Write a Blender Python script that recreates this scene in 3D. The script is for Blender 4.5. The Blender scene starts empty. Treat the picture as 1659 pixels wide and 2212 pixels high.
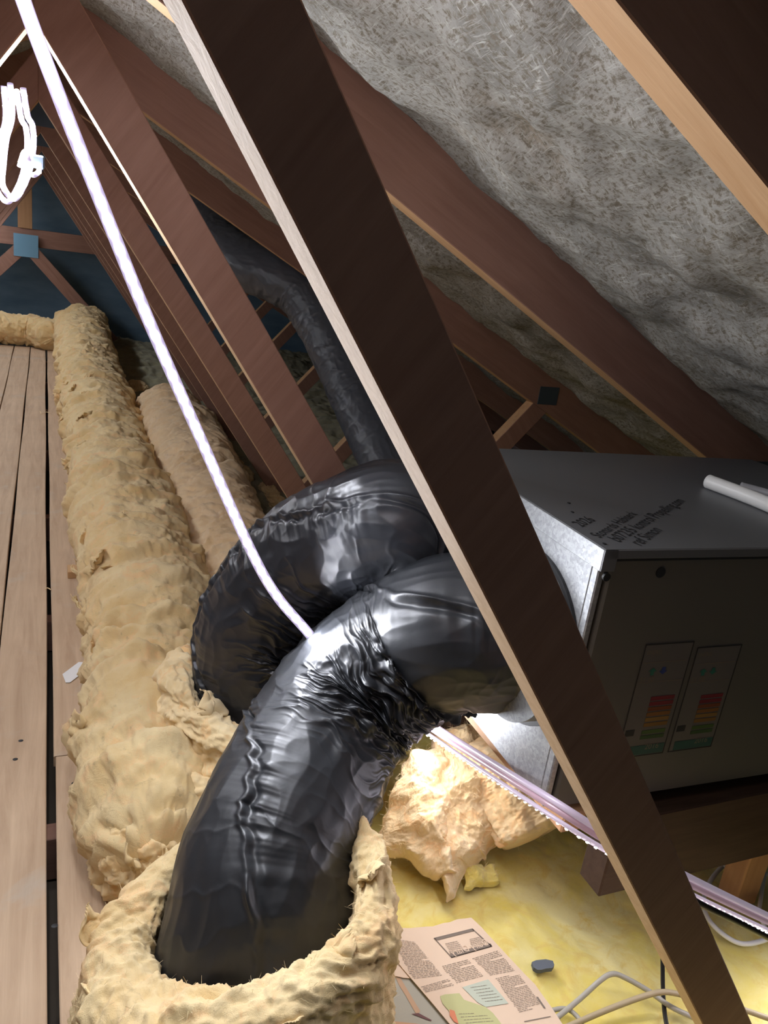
import bpy, math, random
import numpy as np
from mathutils import Matrix, Vector
random.seed(4); RNG = np.random.default_rng(7)
C = bpy.context.scene.collection
# ------------------------------------------------------------------ camera
H = 0.95                      # camera height above the ceiling board
Mc = np.array([[0.9170166926052106, -0.3767194182907261, 0.13100711952446617],
               [-0.0034181271434090554, -0.3358738167016328, -0.9419007886508586],
               [0.39883417843789704, 0.8632909469796234, -0.3092895713935288]])
FPX = 1678.6
cam_d = bpy.data.cameras.new('camera'); cam = bpy.data.objects.new('camera', cam_d); C.objects.link(cam)
cam.matrix_world = Matrix([[Mc[0][0], -Mc[1][0], -Mc[2][0], 0], [Mc[0][1], -Mc[1][1], -Mc[2][1], 0],
                           [Mc[0][2], -Mc[1][2], -Mc[2][2], H], [0, 0, 0, 1]])
cam_d.sensor_fit = 'HORIZONTAL'; cam_d.sensor_width = 36; cam_d.lens = FPX / 1659 * 36; cam_d.clip_start = 0.01
bpy.context.scene.camera = cam
# ------------------------------------------------------------------ world, exposure
LED_POWER = 450.0
w = bpy.data.worlds.new('world'); bpy.context.scene.world = w; w.use_nodes = True
bg = w.node_tree.nodes['Background']; bg.inputs[0].default_value = (0.62, 0.76, 1, 1); bg.inputs[1].default_value = 0.05
vs = bpy.context.scene.view_settings
vs.view_transform = 'Standard'; vs.look = 'None'; vs.gamma = 1; vs.use_curve_mapping = False; vs.exposure = 0.3

def at(px, py, **k):          # photo pixel -> world point on a given plane (camera-relative Y / X / Z) or optical depth d
    r = Mc.T @ np.array([px - 829.5, py - 1106, FPX]) / FPX
    if 'd' in k: t = k['d']
    elif 'Y' in k: t = k['Y'] / r[1]
    elif 'X' in k: t = k['X'] / r[0]
    else: t = k['Z'] / r[2]
    return r * t + np.array([0, 0, H])

# ------------------------------------------------------------------ noise
_perm = np.random.default_rng(3).permutation(256); _perm = np.concatenate([_perm, _perm, _perm])
_g = np.random.default_rng(5).normal(size=(256, 3)); _g /= np.linalg.norm(_g, axis=1)[:, None]
def noise(p):
    p = np.asarray(p, float); i = np.floor(p).astype(int); f = p - i; i &= 255
    u = f * f * f * (f * (f * 6 - 15) + 10); out = 0
    for dx in (0, 1):
        for dy in (0, 1):
            for dz in (0, 1):
                h = _perm[_perm[_perm[i[..., 0] + dx] + i[..., 1] + dy] + i[..., 2] + dz]
                g = _g[h % 256]
                d = g[..., 0] * (f[..., 0] - dx) + g[..., 1] * (f[..., 1] - dy) + g[..., 2] * (f[..., 2] - dz)
                wx = u[..., 0] if dx else 1 - u[..., 0]; wy = u[..., 1] if dy else 1 - u[..., 1]; wz = u[..., 2] if dz else 1 - u[..., 2]
                out = out + wx * wy * wz * d
    return out * 1.6
def fbm(p, o=4):
    a = 1; s = 0; q = np.asarray(p, float)
    for k in range(o):
        s = s + a * noise(q + 17.3 * k); q = q * 2.03; a *= .5
    return s
def ridge(p, o=3):
    a = 1; s = 0; q = np.asarray(p, float)
    for k in range(o):
        s = s + a * (1 - 2 * np.abs(noise(q + 9.1 * k))); q = q * 2.1; a *= .5
    return s / 1.75

# ------------------------------------------------------------------ object helpers
def tag(o, label, cat, group=None, kind=None):
    if label: o['label'] = label
    if cat: o['category'] = cat
    if group: o['group'] = group
    if kind: o['kind'] = kind
    return o
def thing(name, loc, label, cat, group=None):
    o = bpy.data.objects.new(name, None); C.objects.link(o); o.location = loc; o.empty_display_size = .05
    return tag(o, label, cat, group)
def mesh(name, V, F, mat, parent=None, smooth=False, loc=None, uv=None):
    V = np.asarray(V, float).reshape(-1, 3)
    if parent is not None:
        org = np.array(parent.matrix_basis.translation) if parent.parent is None else None
        if org is None: org = np.array(parent.parent.matrix_basis.translation) + np.array(parent.matrix_basis.translation)
        base = org
    else:
        base = np.array([V[:, 0].mean(), V[:, 1].mean(), V[:, 2].min()]) if loc is None else np.array(loc, float)
    m = bpy.data.meshes.new(name)
    m.from_pydata((V - base).tolist(), [], [tuple(int(i) for i in f) for f in F])
    if smooth: m.polygons.foreach_set('use_smooth', [True] * len(m.polygons))
    m.materials.append(mat); m.update()
    o = bpy.data.objects.new(name, m); C.objects.link(o)
    if parent is not None: o.parent = parent
    else: o.location = base
    return o
def grid_faces(n, m, cu=False, cv=False, flip=False):
    a = np.arange(n * m).reshape(n, m)
    if cu: a = np.concatenate([a, a[:1]], 0)
    if cv: a = np.concatenate([a, a[:, :1]], 1)
    f = np.stack([a[:-1, :-1], a[1:, :-1], a[1:, 1:], a[:-1, 1:]], -1).reshape(-1, 4)
    return f[:, ::-1] if flip else f
def normals(P, cu=False, cv=False):
    if cu: du = np.roll(P, -1, 0) - np.roll(P, 1, 0)
    else: du = np.gradient(P, axis=0)
    if cv: dv = np.roll(P, -1, 1) - np.roll(P, 1, 1)
    else: dv = np.gradient(P, axis=1)
    n = np.cross(du, dv); return n / (np.linalg.norm(n, axis=-1, keepdims=True) + 1e-12)
def spline(pts, n):
    P = np.array(pts, float); P = np.vstack([2 * P[0] - P[1], P, 2 * P[-1] - P[-2]]); out = []
    seg = len(P) - 3; 
    for t in np.linspace(0, seg - 1e-9, n):
        i = int(t); f = t - i; a, b, c, d = P[i:i + 4]
        out.append(.5 * ((2 * b) + (c - a) * f + (2 * a - 5 * b + 4 * c - d) * f * f + (3 * b - a - 3 * c + d) * f ** 3))
    out = np.array(out)
    L = np.concatenate([[0], np.cumsum(np.linalg.norm(np.diff(out, axis=0)[:, :3], axis=1))]); s = np.linspace(0, L[-1], n)
    return np.stack([np.interp(s, L, out[:, k]) for k in range(out.shape[1])], 1), s
def frames(P, up=(0, 0, 1)):
    T = np.gradient(P, axis=0); T /= np.linalg.norm(T, axis=1)[:, None]
    N = np.zeros_like(P); v = np.array(up, float)
    if abs(v @ T[0]) > .9: v = np.array([1., 0, 0])
    for i, t in enumerate(T):
        v = v - (v @ t) * t; v /= np.linalg.norm(v); N[i] = v
    return T, N, np.cross(T, N)
def tube(name, pts, r, mat, parent=None, n=60, k=10, loc=None, smooth=True, offs=(0, 0)):
    P, s = spline(pts, n); T, N, B = frames(P); P = P + offs[0] * N + offs[1] * B
    a = np.linspace(0, 2 * math.pi, k, endpoint=False)
    V = P[:, None] + r * (np.cos(a)[None, :, None] * N[:, None] + np.sin(a)[None, :, None] * B[:, None])
    F = grid_faces(n, k, cv=True).tolist() + [list(range(k)), list(range(n * k - 1, n * k - k - 1, -1))]
    return mesh(name, V.reshape(-1, 3), F, mat, parent, smooth, loc)
def beam(name, a, b, quad_dirs, mat, parent=None, ch=0.0015, loc=None, sub=1):
    """prism of a 2D section (u half, v half) between points a and b, chamfered edges"""
    a = np.array(a, float); b = np.array(b, float); (U, hu), (W, hv) = quad_dirs
    U = np.array(U, float); W = np.array(W, float)
    prof = [(hu - ch, hv), (hu, hv - ch), (hu, -hv + ch), (hu - ch, -hv), (-hu + ch, -hv), (-hu, -hv + ch), (-hu, hv - ch), (-hu + ch, hv)]
    V = [p + U * x + W * y for p in (a, b) for x, y in prof]
    F = [[i, (i + 1) % 8, 8 + (i + 1) % 8, 8 + i] for i in range(8)] + [list(range(7, -1, -1)), list(range(8, 16))]
    return mesh(name, V, F, mat, parent, loc=loc)
def box(name, lo, hi, mat, parent=None, ch=.0015, rot=None, loc=None):
    lo = np.array(lo, float); hi = np.array(hi, float); c = (lo + hi) / 2; h = (hi - lo) / 2; V = []; 
    cs = [(sx, sy, sz) for sx in (-1, 1) for sy in (-1, 1) for sz in (-1, 1)]
    idx = {}
    for s in cs:
        for ax in range(3):
            p = h * np.array(s)
            for k in range(3):
                if k != ax: p[k] -= s[k] * ch
            idx[(s, ax)] = len(V); V.append(c + p)
    F = []
    for ax in range(3):
        o = [k for k in range(3) if k != ax]
        for s in (-1, 1):
            q = []
            for a, b in ((-1, -1), (1, -1), (1, 1), (-1, 1)):
                t = [0, 0, 0]; t[ax] = s; t[o[0]] = a; t[o[1]] = b; q.append(idx[(tuple(t), ax)])
            F.append(q)
    for ax in range(3):
        o = [k for k in range(3) if k != ax]
        for a in (-1, 1):
            for b in (-1, 1):
                t0 = [0, 0, 0]; t0[o[0]] = a; t0[o[1]] = b; t1 = list(t0); t0[ax] = -1; t1[ax] = 1
                F.append([idx[(tuple(t0), o[0])], idx[(tuple(t1), o[0])], idx[(tuple(t1), o[1])], idx[(tuple(t0), o[1])]])
    for s in cs: F.append([idx[(s, 0)], idx[(s, 1)], idx[(s, 2)]])
    V = np.array(V)
    if rot is not None: V = rot(V)
    o = mesh(name, V, F, mat, parent, loc=loc)
    import bmesh
    bm = bmesh.new(); bm.from_mesh(o.data); bmesh.ops.recalc_face_normals(bm, faces=bm.faces); bm.to_mesh(o.data); bm.free()
    return o
def prism(name, poly_xz, y0, y1, mat, parent=None, loc=None, edge=None):
    n = len(poly_xz); V = [(x, y, z) for y in (y0, y1) for x, z in poly_xz]
    F = [[i, (i + 1) % n, n + (i + 1) % n, n + i] for i in range(n)] + [list(range(n)), list(range(2 * n - 1, n - 1, -1))]
    o = mesh(name, V, F, mat, parent, loc=loc)
    import bmesh
    bm = bmesh.new(); bm.from_mesh(o.data); bmesh.ops.recalc_face_normals(bm, faces=bm.faces)
    bmesh.ops.bevel(bm, geom=bm.edges[:], offset=.0012, segments=1, affect='EDGES')
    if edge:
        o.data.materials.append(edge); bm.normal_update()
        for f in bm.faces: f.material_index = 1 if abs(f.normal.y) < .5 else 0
    bm.to_mesh(o.data); bm.free()
    return o

# ------------------------------------------------------------------ materials
def nt(name):
    m = bpy.data.materials.new(name); m.use_nodes = True; t = m.node_tree; return m, t, t.nodes['Principled BSDF']
def node(t, ty, **kw):
    n = t.nodes.new(ty)
    for k, v in kw.items():
        if k.startswith('i_'): n.inputs[k[2:]].default_value = v
        else: setattr(n, k, v)
    return n
def coords(t, scale=(1, 1, 1), rot=(0, 0, 0)):
    tc = node(t, 'ShaderNodeTexCoord'); mp = node(t, 'ShaderNodeMapping'); mp.inputs['Scale'].default_value = scale; mp.inputs['Rotation'].default_value = rot
    t.links.new(tc.outputs['Object'], mp.inputs['Vector']); return mp.outputs[0]
def tnoise(t, vec, scale, detail=4, rough=.55, dist=0):
    n = node(t, 'ShaderNodeTexNoise'); n.inputs['Scale'].default_value = scale; n.inputs['Detail'].default_value = detail
    n.inputs['Roughness'].default_value = rough; n.inputs['Distortion'].default_value = dist; t.links.new(vec, n.inputs['Vector']); return n.outputs['Fac']
def ramp(t, fac, stops):
    r = node(t, 'ShaderNodeValToRGB'); e = r.color_ramp.elements
    while len(e) < len(stops): e.new(.5)
    for el, (p, c) in zip(e, stops): el.position = p; el.color = (*c, 1)
    t.links.new(fac, r.inputs[0]); return r.outputs[0]
def mixc(t, fac, a, b, mode='MIX'):
    n = node(t, 'ShaderNodeMix', data_type='RGBA', blend_type=mode)
    for s, v in ((0, fac), (6, a), (7, b)):
        if hasattr(v, 'links'): t.links.new(v, n.inputs[s])
        else: n.inputs[s].default_value = v if s == 0 else (*v, 1)
    return n.outputs[2]
def math_(t, op, a, b=None):
    n = node(t, 'ShaderNodeMath', operation=op)
    for i, v in enumerate((a, b)):
        if v is None: continue
        if hasattr(v, 'links'): t.links.new(v, n.inputs[i])
        else: n.inputs[i].default_value = v
    return n.outputs[0]
def bump(t, b, h, strength, dist):
    n = node(t, 'ShaderNodeBump'); n.inputs['Strength'].default_value = strength; n.inputs['Distance'].default_value = dist
    t.links.new(h, n.inputs['Height'])
    if b.inputs['Normal'].links: t.links.new(b.inputs['Normal'].links[0].from_socket, n.inputs['Normal'])
    t.links.new(n.outputs[0], b.inputs['Normal'])
def plain(name, col, rough=.5, metal=0, spec=.5, **kw):
    m, t, b = nt(name); b.inputs['Base Color'].default_value = (*col, 1); b.inputs['Roughness'].default_value = rough
    b.inputs['Metallic'].default_value = metal; b.inputs['Specular IOR Level'].default_value = spec
    for k, v in kw.items(): b.inputs[k].default_value = v
    return m
def wood(name, c0, c1, along='z', scale=1, rough=.7, knots=True):
    m, t, b = nt(name); rot = (0, 0, 0)
    if along == 'web': sc = (60, 60, 5); rot = (0, math.radians(-(90 - 54.54)), 0)
    elif along == 'raf': sc = (5, 60, 60); rot = (0, math.radians(-27.0), 0)
    elif along == 'sweb': sc = (60, 60, 5); rot = (0, math.radians(40), 0)
    elif along == 'x': sc = (5, 60, 60)
    elif along == 'y': sc = (45, 3, 60)
    else: sc = (60, 60, 5)
    tc = node(t, 'ShaderNodeTexCoord')
    r0 = node(t, 'ShaderNodeMapping'); r0.inputs['Rotation'].default_value = rot; t.links.new(tc.outputs['Object'], r0.inputs[0])
    mp = node(t, 'ShaderNodeMapping'); mp.inputs['Scale'].default_value = sc; t.links.new(r0.outputs[0], mp.inputs[0])
    g = tnoise(t, mp.outputs[0], 1.2 * scale, 6, .65, .6)
    big = tnoise(t, tc.outputs['Object'], 7, 3)
    col = ramp(t, g, [(.3, c0), (.7, c1)])
    col = mixc(t, math_(t, 'MULTIPLY', big, .45), col, tuple(x * .6 for x in c0))
    k = node(t, 'ShaderNodeTexVoronoi'); k.inputs['Scale'].default_value = 1.0
    mk = node(t, 'ShaderNodeMapping'); mk.inputs['Scale'].default_value = tuple(6 if s > 10 else 2.2 for s in sc); t.links.new(r0.outputs[0], mk.inputs[0]); t.links.new(mk.outputs[0], k.inputs['Vector'])
    if knots: col = mixc(t, ramp(t, k.outputs['Distance'], [(.05, (1, 1, 1)), (.12, (0, 0, 0))]), col, tuple(x * .35 for x in c0))
    t.links.new(col, b.inputs['Base Color']); b.inputs['Roughness'].default_value = rough; b.inputs['Specular IOR Level'].default_value = .25
    bump(t, b, g, .35, .0012); return m
RED = ((.30, .16, .115), (.41, .235, .175))
M_web = wood('stained_timber_web', *RED, along='web'); M_raf = wood('stained_timber_rafter', *RED, along='raf')
PALE_EDGE = ((.52, .34, .19), (.66, .47, .29))
M_webe = wood('pale_edge_web', *PALE_EDGE, along='web', knots=False); M_rafe = wood('pale_edge_rafter', (.50, .29, .14), (.62, .39, .21), along='raf', knots=False)  # narrow timber faces get a paler wood than the wide faces
M_sweb = wood('stained_timber_strut', *RED, along='sweb'); M_tie = wood('stained_timber_tie', *RED, along='x')
M_raw = wood('raw_timber', (.55, .33, .16), (.66, .42, .22), along='y')
M_post = wood('raw_post', (.42, .23, .11), (.55, .32, .17), along='z')
M_board = wood('floor_plank', (.50, .35, .23), (.70, .52, .36), along='y', rough=.75)
t = M_board.node_tree; b = t.nodes['Principled BSDF']; src = b.inputs['Base Color'].links[0].from_socket
st = ramp(t, tnoise(t, coords(t, (1, 1, 1)), 7, 5, .6, .4), [(.58, (0, 0, 0)), (.72, (1, 1, 1))])
t.links.new(mixc(t, math_(t, 'MULTIPLY', st, .45), src, (.50, .49, .44)), b.inputs['Base Color'])
def wool(name, c0, c1, c2, fine=1.0, dirt=.5):
    m, t, b = nt(name); v = coords(t)
    n1 = tnoise(t, v, 9, 5, .6, .8); n2 = tnoise(t, v, 23, 5, .65, 1.2); n3 = tnoise(t, v, 60, 4, .6)
    col = ramp(t, n1, [(.33, c0), (.62, c1)]); col = mixc(t, ramp(t, n2, [(.52, (0, 0, 0)), (.66, (1, 1, 1))]), col, c2)
    col = mixc(t, math_(t, 'MULTIPLY', ramp(t, n3, [(.62, (0, 0, 0)), (.75, (1, 1, 1))]), dirt), col, tuple(x * .5 for x in c0))
    t.links.new(col, b.inputs['Base Color']); b.inputs['Roughness'].default_value = .95; b.inputs['Specular IOR Level'].default_value = .08
    b.inputs['Sheen Weight'].default_value = .25; b.inputs['Sheen Roughness'].default_value = .6
    f1 = tnoise(t, coords(t, (1, 5, 5), (0, 0, .5)), 80, 5, .8, 3.0); f3 = tnoise(t, coords(t, (6, 1.2, 6), (0, .3, -.3)), 75, 5, .8, 2.5); f2 = tnoise(t, v, 38, 7, .72, 1.6)
    bump(t, b, f2, .45 * fine, .006); bump(t, b, math_(t, 'ADD', f1, f3), .6 * fine, .0024)
    t.links.new(mixc(t, math_(t, 'MULTIPLY', ramp(t, math_(t, 'MAXIMUM', f1, f3), [(.56, (0, 0, 0)), (.74, (1, 1, 1))]), .45 * fine), col, (.95, .82, .55)), b.inputs['Base Color'])
    return m
M_wool = wool('cream_glass_wool', (.84, .58, .25), (.94, .73, .39), (.95, .63, .30))
M_wool2 = wool('peach_glass_wool', (.85, .58, .30), (.94, .70, .42), (.95, .72, .47))
M_clean = wool('pale_glass_wool', (.84, .60, .29), (.93, .74, .44), (.90, .56, .25), fine=.7, dirt=.12)
M_yel = wool('yellow_glass_wool', (.82, .66, .10), (.86, .76, .32), (.80, .62, .16), fine=.45, dirt=.08)
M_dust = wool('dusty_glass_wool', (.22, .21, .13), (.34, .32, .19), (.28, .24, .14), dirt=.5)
M_fib = plain('wool_fibre', (.86, .70, .42), .9, spec=.1)
# roof felt
m, t, b = nt('fibrous_roof_felt'); M_felt = m
v = coords(t); v1 = coords(t, (28, 340, 100), (0, 0, math.radians(28))); v2 = coords(t, (340, 28, 100), (0, 0, math.radians(22))); v3 = coords(t, (300, 36, 90), (0, 0, math.radians(-50)))
f1 = tnoise(t, v1, 1.0, 3, .6, .9); f2 = tnoise(t, v2, 1.0, 3, .6, .9); f3 = tnoise(t, v3, 1, 3, .6, 1.2)
fib = math_(t, 'MAXIMUM', math_(t, 'MAXIMUM', f1, f2), f3)
blot = tnoise(t, v, 4.2, 5, .62, .8); spk = tnoise(t, v, 150, 5, .75)
base = ramp(t, blot, [(.30, (.10, .095, .08)), (.48, (.27, .265, .24)), (.62, (.30, .29, .26)), (.74, (.20, .155, .10))])
base = mixc(t, ramp(t, spk, [(.40, (1, 1, 1)), (.53, (0, 0, 0))]), base, (.13, .11, .08))
col = mixc(t, ramp(t, fib, [(.58, (0, 0, 0)), (.76, (1, 1, 1))]), base, (.42, .42, .385))
t.links.new(col, b.inputs['Base Color']); b.inputs['Roughness'].default_value = .75; b.inputs['Specular IOR Level'].default_value = .3
bump(t, b, fib, .6, .0015); bump(t, b, spk, .4, .001)
# gable wall, blue lens haze put into its colour
m, t, b = nt('gable_haze_blue'); M_gable = m
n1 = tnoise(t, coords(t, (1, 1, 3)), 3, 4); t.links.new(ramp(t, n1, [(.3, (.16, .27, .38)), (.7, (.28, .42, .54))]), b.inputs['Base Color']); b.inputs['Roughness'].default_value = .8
# black plastic
def plastic(name, col, rough):
    m, t, b = nt(name); b.inputs['Base Color'].default_value = (*col, 1); b.inputs['Specular IOR Level'].default_value = .55
    v = coords(t); n = tnoise(t, v, 30, 5, .6, 1.5); r = tnoise(t, v, 14, 3)
    t.links.new(math_(t, 'ADD', math_(t, 'MULTIPLY', r, .18), rough - .09), b.inputs['Roughness'])
    bump(t, b, n, .12, .002); return m
M_pl = plastic('black_polythene', (.018, .0195, .023), .43)
M_pl2 = plastic('glossy_black_polythene', (.026, .028, .034), .33)
M_pl3 = plastic('grey_black_polythene', (.085, .095, .115), .38)
m, t, b = nt('galvanised_steel'); M_zinc = m
vo = node(t, 'ShaderNodeTexVoronoi'); vo.inputs['Scale'].default_value = 260; t.links.new(coords(t), vo.inputs['Vector'])
nn = tnoise(t, coords(t), 500, 2)
t.links.new(ramp(t, math_(t, 'ADD', math_(t, 'MULTIPLY', vo.outputs['Color'], .5), math_(t, 'MULTIPLY', nn, .5)), [(.3, (.27, .28, .29)), (.75, (.42, .43, .44))]), b.inputs['Base Color'])
b.inputs['Metallic'].default_value = .55; b.inputs['Roughness'].default_value = .48; bump(t, b, nn, .15, .0005)
M_panel = plain('grey_painted_panel', (.105, .10, .09), .5, spec=.35); M_lid = plain('dark_grey_lid', (.15, .155, .165), .45, metal=.35)
M_blk = plain('black_rubber', (.012, .012, .013), .5); M_ink = plain('marker_ink', (.01, .01, .012), .6)
M_white = plain('white_plastic', (.78, .78, .76), .35); M_paper = plain('white_card', (.80, .80, .80), .7)
M_plate = plain('toothed_nail_plate', (.10, .13, .16), .5, metal=.6)
M_cable = plain('grey_cable_sheath', (.42, .40, .33), .5); M_cableb = plain('beige_cable_sheath', (.42, .34, .20), .5); M_cablek = plain('black_cable_sheath', (.02, .018, .016), .4)
M_news = plain('newsprint', (.72, .56, .40), .9, spec=.1); M_print = plain('faded_print_ink', (.22, .18, .14), .9, spec=.1)
M_dark = plain('plasterboard_back', (.09, .07, .05), .9)
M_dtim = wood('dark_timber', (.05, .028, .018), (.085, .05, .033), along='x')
def emit(name, col, s, base=(.8, .8, .85), one_sided=False):
    m, t, b = nt(name); b.inputs['Base Color'].default_value = (*base, 1); b.inputs['Emission Color'].default_value = (*col, 1); b.inputs['Emission Strength'].default_value = s
    b.inputs['Roughness'].default_value = .3
    if one_sided:
        g = node(t, 'ShaderNodeNewGeometry'); t.links.new(math_(t, 'MULTIPLY', math_(t, 'SUBTRACT', 1.0, g.outputs['Backfacing']), s), b.inputs['Emission Strength'])
    return m
M_led = emit('led_chip', (.90, .93, 1), LED_POWER * 2.2); M_sleeve = emit('led_sleeve', (.80, .70, 1), .45, (.20, .17, .28))
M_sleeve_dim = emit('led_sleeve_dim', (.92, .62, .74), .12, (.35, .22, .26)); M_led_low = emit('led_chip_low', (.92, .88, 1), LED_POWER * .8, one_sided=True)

# ------------------------------------------------------------------ roof shell
PR = 0.47178; PW = 0.95190; X0 = -0.01
cr, sr = math.cos(PR), math.sin(PR); cw, sw = math.cos(PW), math.sin(PW)
def raf_z(x, off): return (off - sr * x) / cr          # camera relative z of a line at rafter offset
TRUSS_Y = [.438, 1.043, 1.742, 2.42, 3.15, 3.86, 4.52, 5.18]; TH = .035
FELT = .257 + .092
ty = np.array([-.2] + [y - TH / 2 for y in TRUSS_Y] + [6.4])
def slope(name, sgn):
    ny, nx = 700, 330
    y = np.linspace(-.35, 6.45, ny); s = np.linspace(0, 2.72, nx)
    Y, S = np.meshgrid(y, s, indexing='ij')
    k = np.clip(np.searchsorted(ty, Y) - 1, 0, len(ty) - 2); f = np.clip((Y - ty[k]) / (ty[k + 1] - ty[k]), 0, 1)
    q = np.stack([S * 1.0, Y, Y * 0 + sgn * 5], -1)
    belly = np.sin(math.pi * f) ** .8
    sag = belly * (.034 + .012 * fbm(q * 3, 3)) + belly ** .5 * (.016 * fbm(q * 7 + 3, 4) + .009 * ridge(q * np.array([5, 12, 1]) + 7, 3)) + .0012 * fbm(q * 40, 2)
    off = FELT - sag
    xx = S * cr; z = (FELT - sr * X0) / cr - S * sr
    P = np.stack([xx - sag * sr, Y, z - sag * cr], -1); P[..., 0] = np.maximum(P[..., 0], 0) * sgn + X0
    P[..., 2] += H
    F = grid_faces(ny, nx, flip=(sgn > 0))
    o = mesh(name, P.reshape(-1, 3), F, M_felt, smooth=True); o['kind'] = 'structure'; return o
slope('ceiling', 1); slope('ceiling', -1)
o = box('floor', (-2.5, -.5, -.03), (2.5, 6.5, 0), M_dark); o['kind'] = 'structure'
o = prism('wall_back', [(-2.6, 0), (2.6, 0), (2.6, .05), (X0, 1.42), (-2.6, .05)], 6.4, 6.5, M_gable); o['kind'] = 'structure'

# ------------------------------------------------------------------ trusses
def isect(n1, o1, n2, o2):
    return np.linalg.solve(np.array([n1, n2], float), np.array([o1, o2], float))
nW = (sw, cw); nR = (sr, cr)
ZT, ZB = -.87, -.945   # tie beam top / bottom, camera relative
PS = math.radians(49.5); nS = (-math.sin(PS), math.cos(PS)); oS = nS[0] * 1.094 + nS[1] * -.402   # upper-left edge line of the short web
lab = ['dark roof truss nearest the viewer, its black webbed timber crossing in front of the ducts',
       'second roof truss from the viewer, its reddish web ending behind the middle duct',
       'third roof truss from the viewer, with a short strut seen above the metal box',
       'fourth roof truss from the viewer, beyond the bright light strip',
       'fifth roof truss from the viewer, faint behind the light strip',
       'sixth roof truss from the viewer, in the dim part of the loft',
       'seventh roof truss, second from the far gable', 'last roof truss, standing just before the far gable']
def mir(p, s): return [(X0 + s * (x - X0), z + H) for x, z in p]
for i, yb in enumerate(TRUSS_Y):
    y0, y1 = yb - TH, yb
    T = thing('roof_truss', (0, y0, 0), lab[i], 'roof truss', 'roof trusses along the loft')
    zt = lambda off: (off - nR[0] * X0) / nR[1]
    rp = [(X0, zt(.257)), (X0, zt(.347)), (2.62, raf_z(2.62, .347)), (2.62, raf_z(2.62, .257))]
    wz = lambda off: (off - nW[0] * X0) / nW[1]
    Wd = .051
    wp = [(X0, wz(.1)), (X0, min(wz(.1 + Wd), zt(.257))), tuple(isect(nW, .1 + Wd, (0, 1), ZT)), tuple(isect(nW, .1, (0, 1), ZT))]
    sp = [tuple(isect(nS, oS, nR, .257)), tuple(isect(nS, oS - .05, nR, .257)), tuple(isect(nS, oS - .05, (0, 1), ZT)), tuple(isect(nW, .1 + Wd, nS, oS))]
    if sp[3][1] < ZT: sp[3] = tuple(isect(nS, oS, (0, 1), ZT))
    for s in (1, -1):
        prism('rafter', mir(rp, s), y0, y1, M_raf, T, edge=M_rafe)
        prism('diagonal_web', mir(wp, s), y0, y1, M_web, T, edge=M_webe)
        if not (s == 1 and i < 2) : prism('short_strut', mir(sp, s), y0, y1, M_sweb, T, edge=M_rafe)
        if s == 1:
            c = isect(nS, oS - .025, nR, .285)
            box('nail_plate', (c[0] - .035, y1, c[1] + H - .02), (c[0] + .035, y1 + .0015, c[1] + H + .035), M_plate, T, ch=.0003)
            box('nail_plate', (c[0] - .03, y0 - .0015, c[1] + H - .012), (c[0] + .03, y0, c[1] + H + .035), M_plate, T, ch=.0003)
    prism('tie_beam', [(-2.4, ZB + H), (2.4, ZB + H), (2.4, ZT + H), (-2.4, ZT + H)], y0, y1, M_tie, T)
    if i > 2: box('nail_plate', (X0 - .04, y0 - .0015, .20 + H), (X0 + .04, y0, .26 + H), M_plate, T, ch=.0003)
# gable ladder frame far away
G = thing('gable_frame', (X0, 5.85, .2), 'timber brace frame with a blue joint plate on the far gable', 'timber frame')
gz = -.185 + H
box('rail', (-.95, 5.82, gz - .055), (.95, 5.86, gz + .055), M_tie, G)
box('post', (-.16, 5.80, gz + .055), (-.075, 5.82, 1.19), M_post, G)
for s in (-1, 1):
    a = np.array([-.115 + .03 * s, 5.80, gz - .07]); b_ = a + np.array([.62 * s, 0, -.66]); d = (b_ - a) / np.linalg.norm(b_ - a)
    beam('diagonal_brace', a, b_, [((d[2], 0, -d[0]), .04), ((0, 1, 0), .018)], M_sweb, G)
box('nail_plate', (-.185, 5.775, gz - .12), (-.04, 5.78, gz + .02), plain('blue_joint_plate', (.16, .33, .46), .5, metal=.2), G, ch=.0003)

# ------------------------------------------------------------------ floorboards
gx = [.004, -.086, -.180, -.268, -.36, -.45, -.54, -.63, -.72, -.81]
ZBD = -.84 + H
blab = ['floorboard half under the insulation roll, meeting another board at a butt joint', 'pale floorboard left of the widest black gap, with whitish stains', 'floorboard second to the left of the widest gap',
        'floorboard at the left edge of the view, far end touching the cross roll', 'floorboard just out beyond the left edge', 'outermost left floorboard but one', 'fourth floorboard left of the pale stained ones', 'third floorboard from the outer left edge', 'floorboard beside the outermost one on the left', 'outermost floorboard of all on the left']
def board(x0, x1, y0, y1, label, skew=0):
    n = 60; ys = np.linspace(y0, y1, n); V = []; 
    for y in ys:
        wob = .0012 * math.sin(y * 5 + x0 * 40) + skew * (y - 3)
        a = x0 + wob; b2 = x1 + .0012 * math.sin(y * 4 + x1 * 60 + 1) + skew * (y - 3)
        V += [(a, y, ZBD - .02), (a, y, ZBD - .0015), (a + .0015, y, ZBD), (b2 - .0015, y, ZBD), (b2, y, ZBD - .0015), (b2, y, ZBD - .02)]
    F = grid_faces(n, 6, cv=True).tolist() + [list(range(6)), list(range(6 * n - 1, 6 * n - 7, -1))]
    o = mesh('floorboard', V, F, M_board); tag(o, label, 'floorboard', 'floorboards on the left'); return o
board(.013, .112, .3, 1.164, 'nearest short floorboard right of the wide gap, ending at the butt joint')
board(.010, .110, 1.166, 5.5, blab[0])
for k in range(9):
    x1 = gx[k] - (.004 if k == 0 else .003) ; x0 = gx[k + 1] + (.001 if k else .002)
    board(x0, x1, .2 + .01 * k, 5.5, blab[k + 1])
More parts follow.
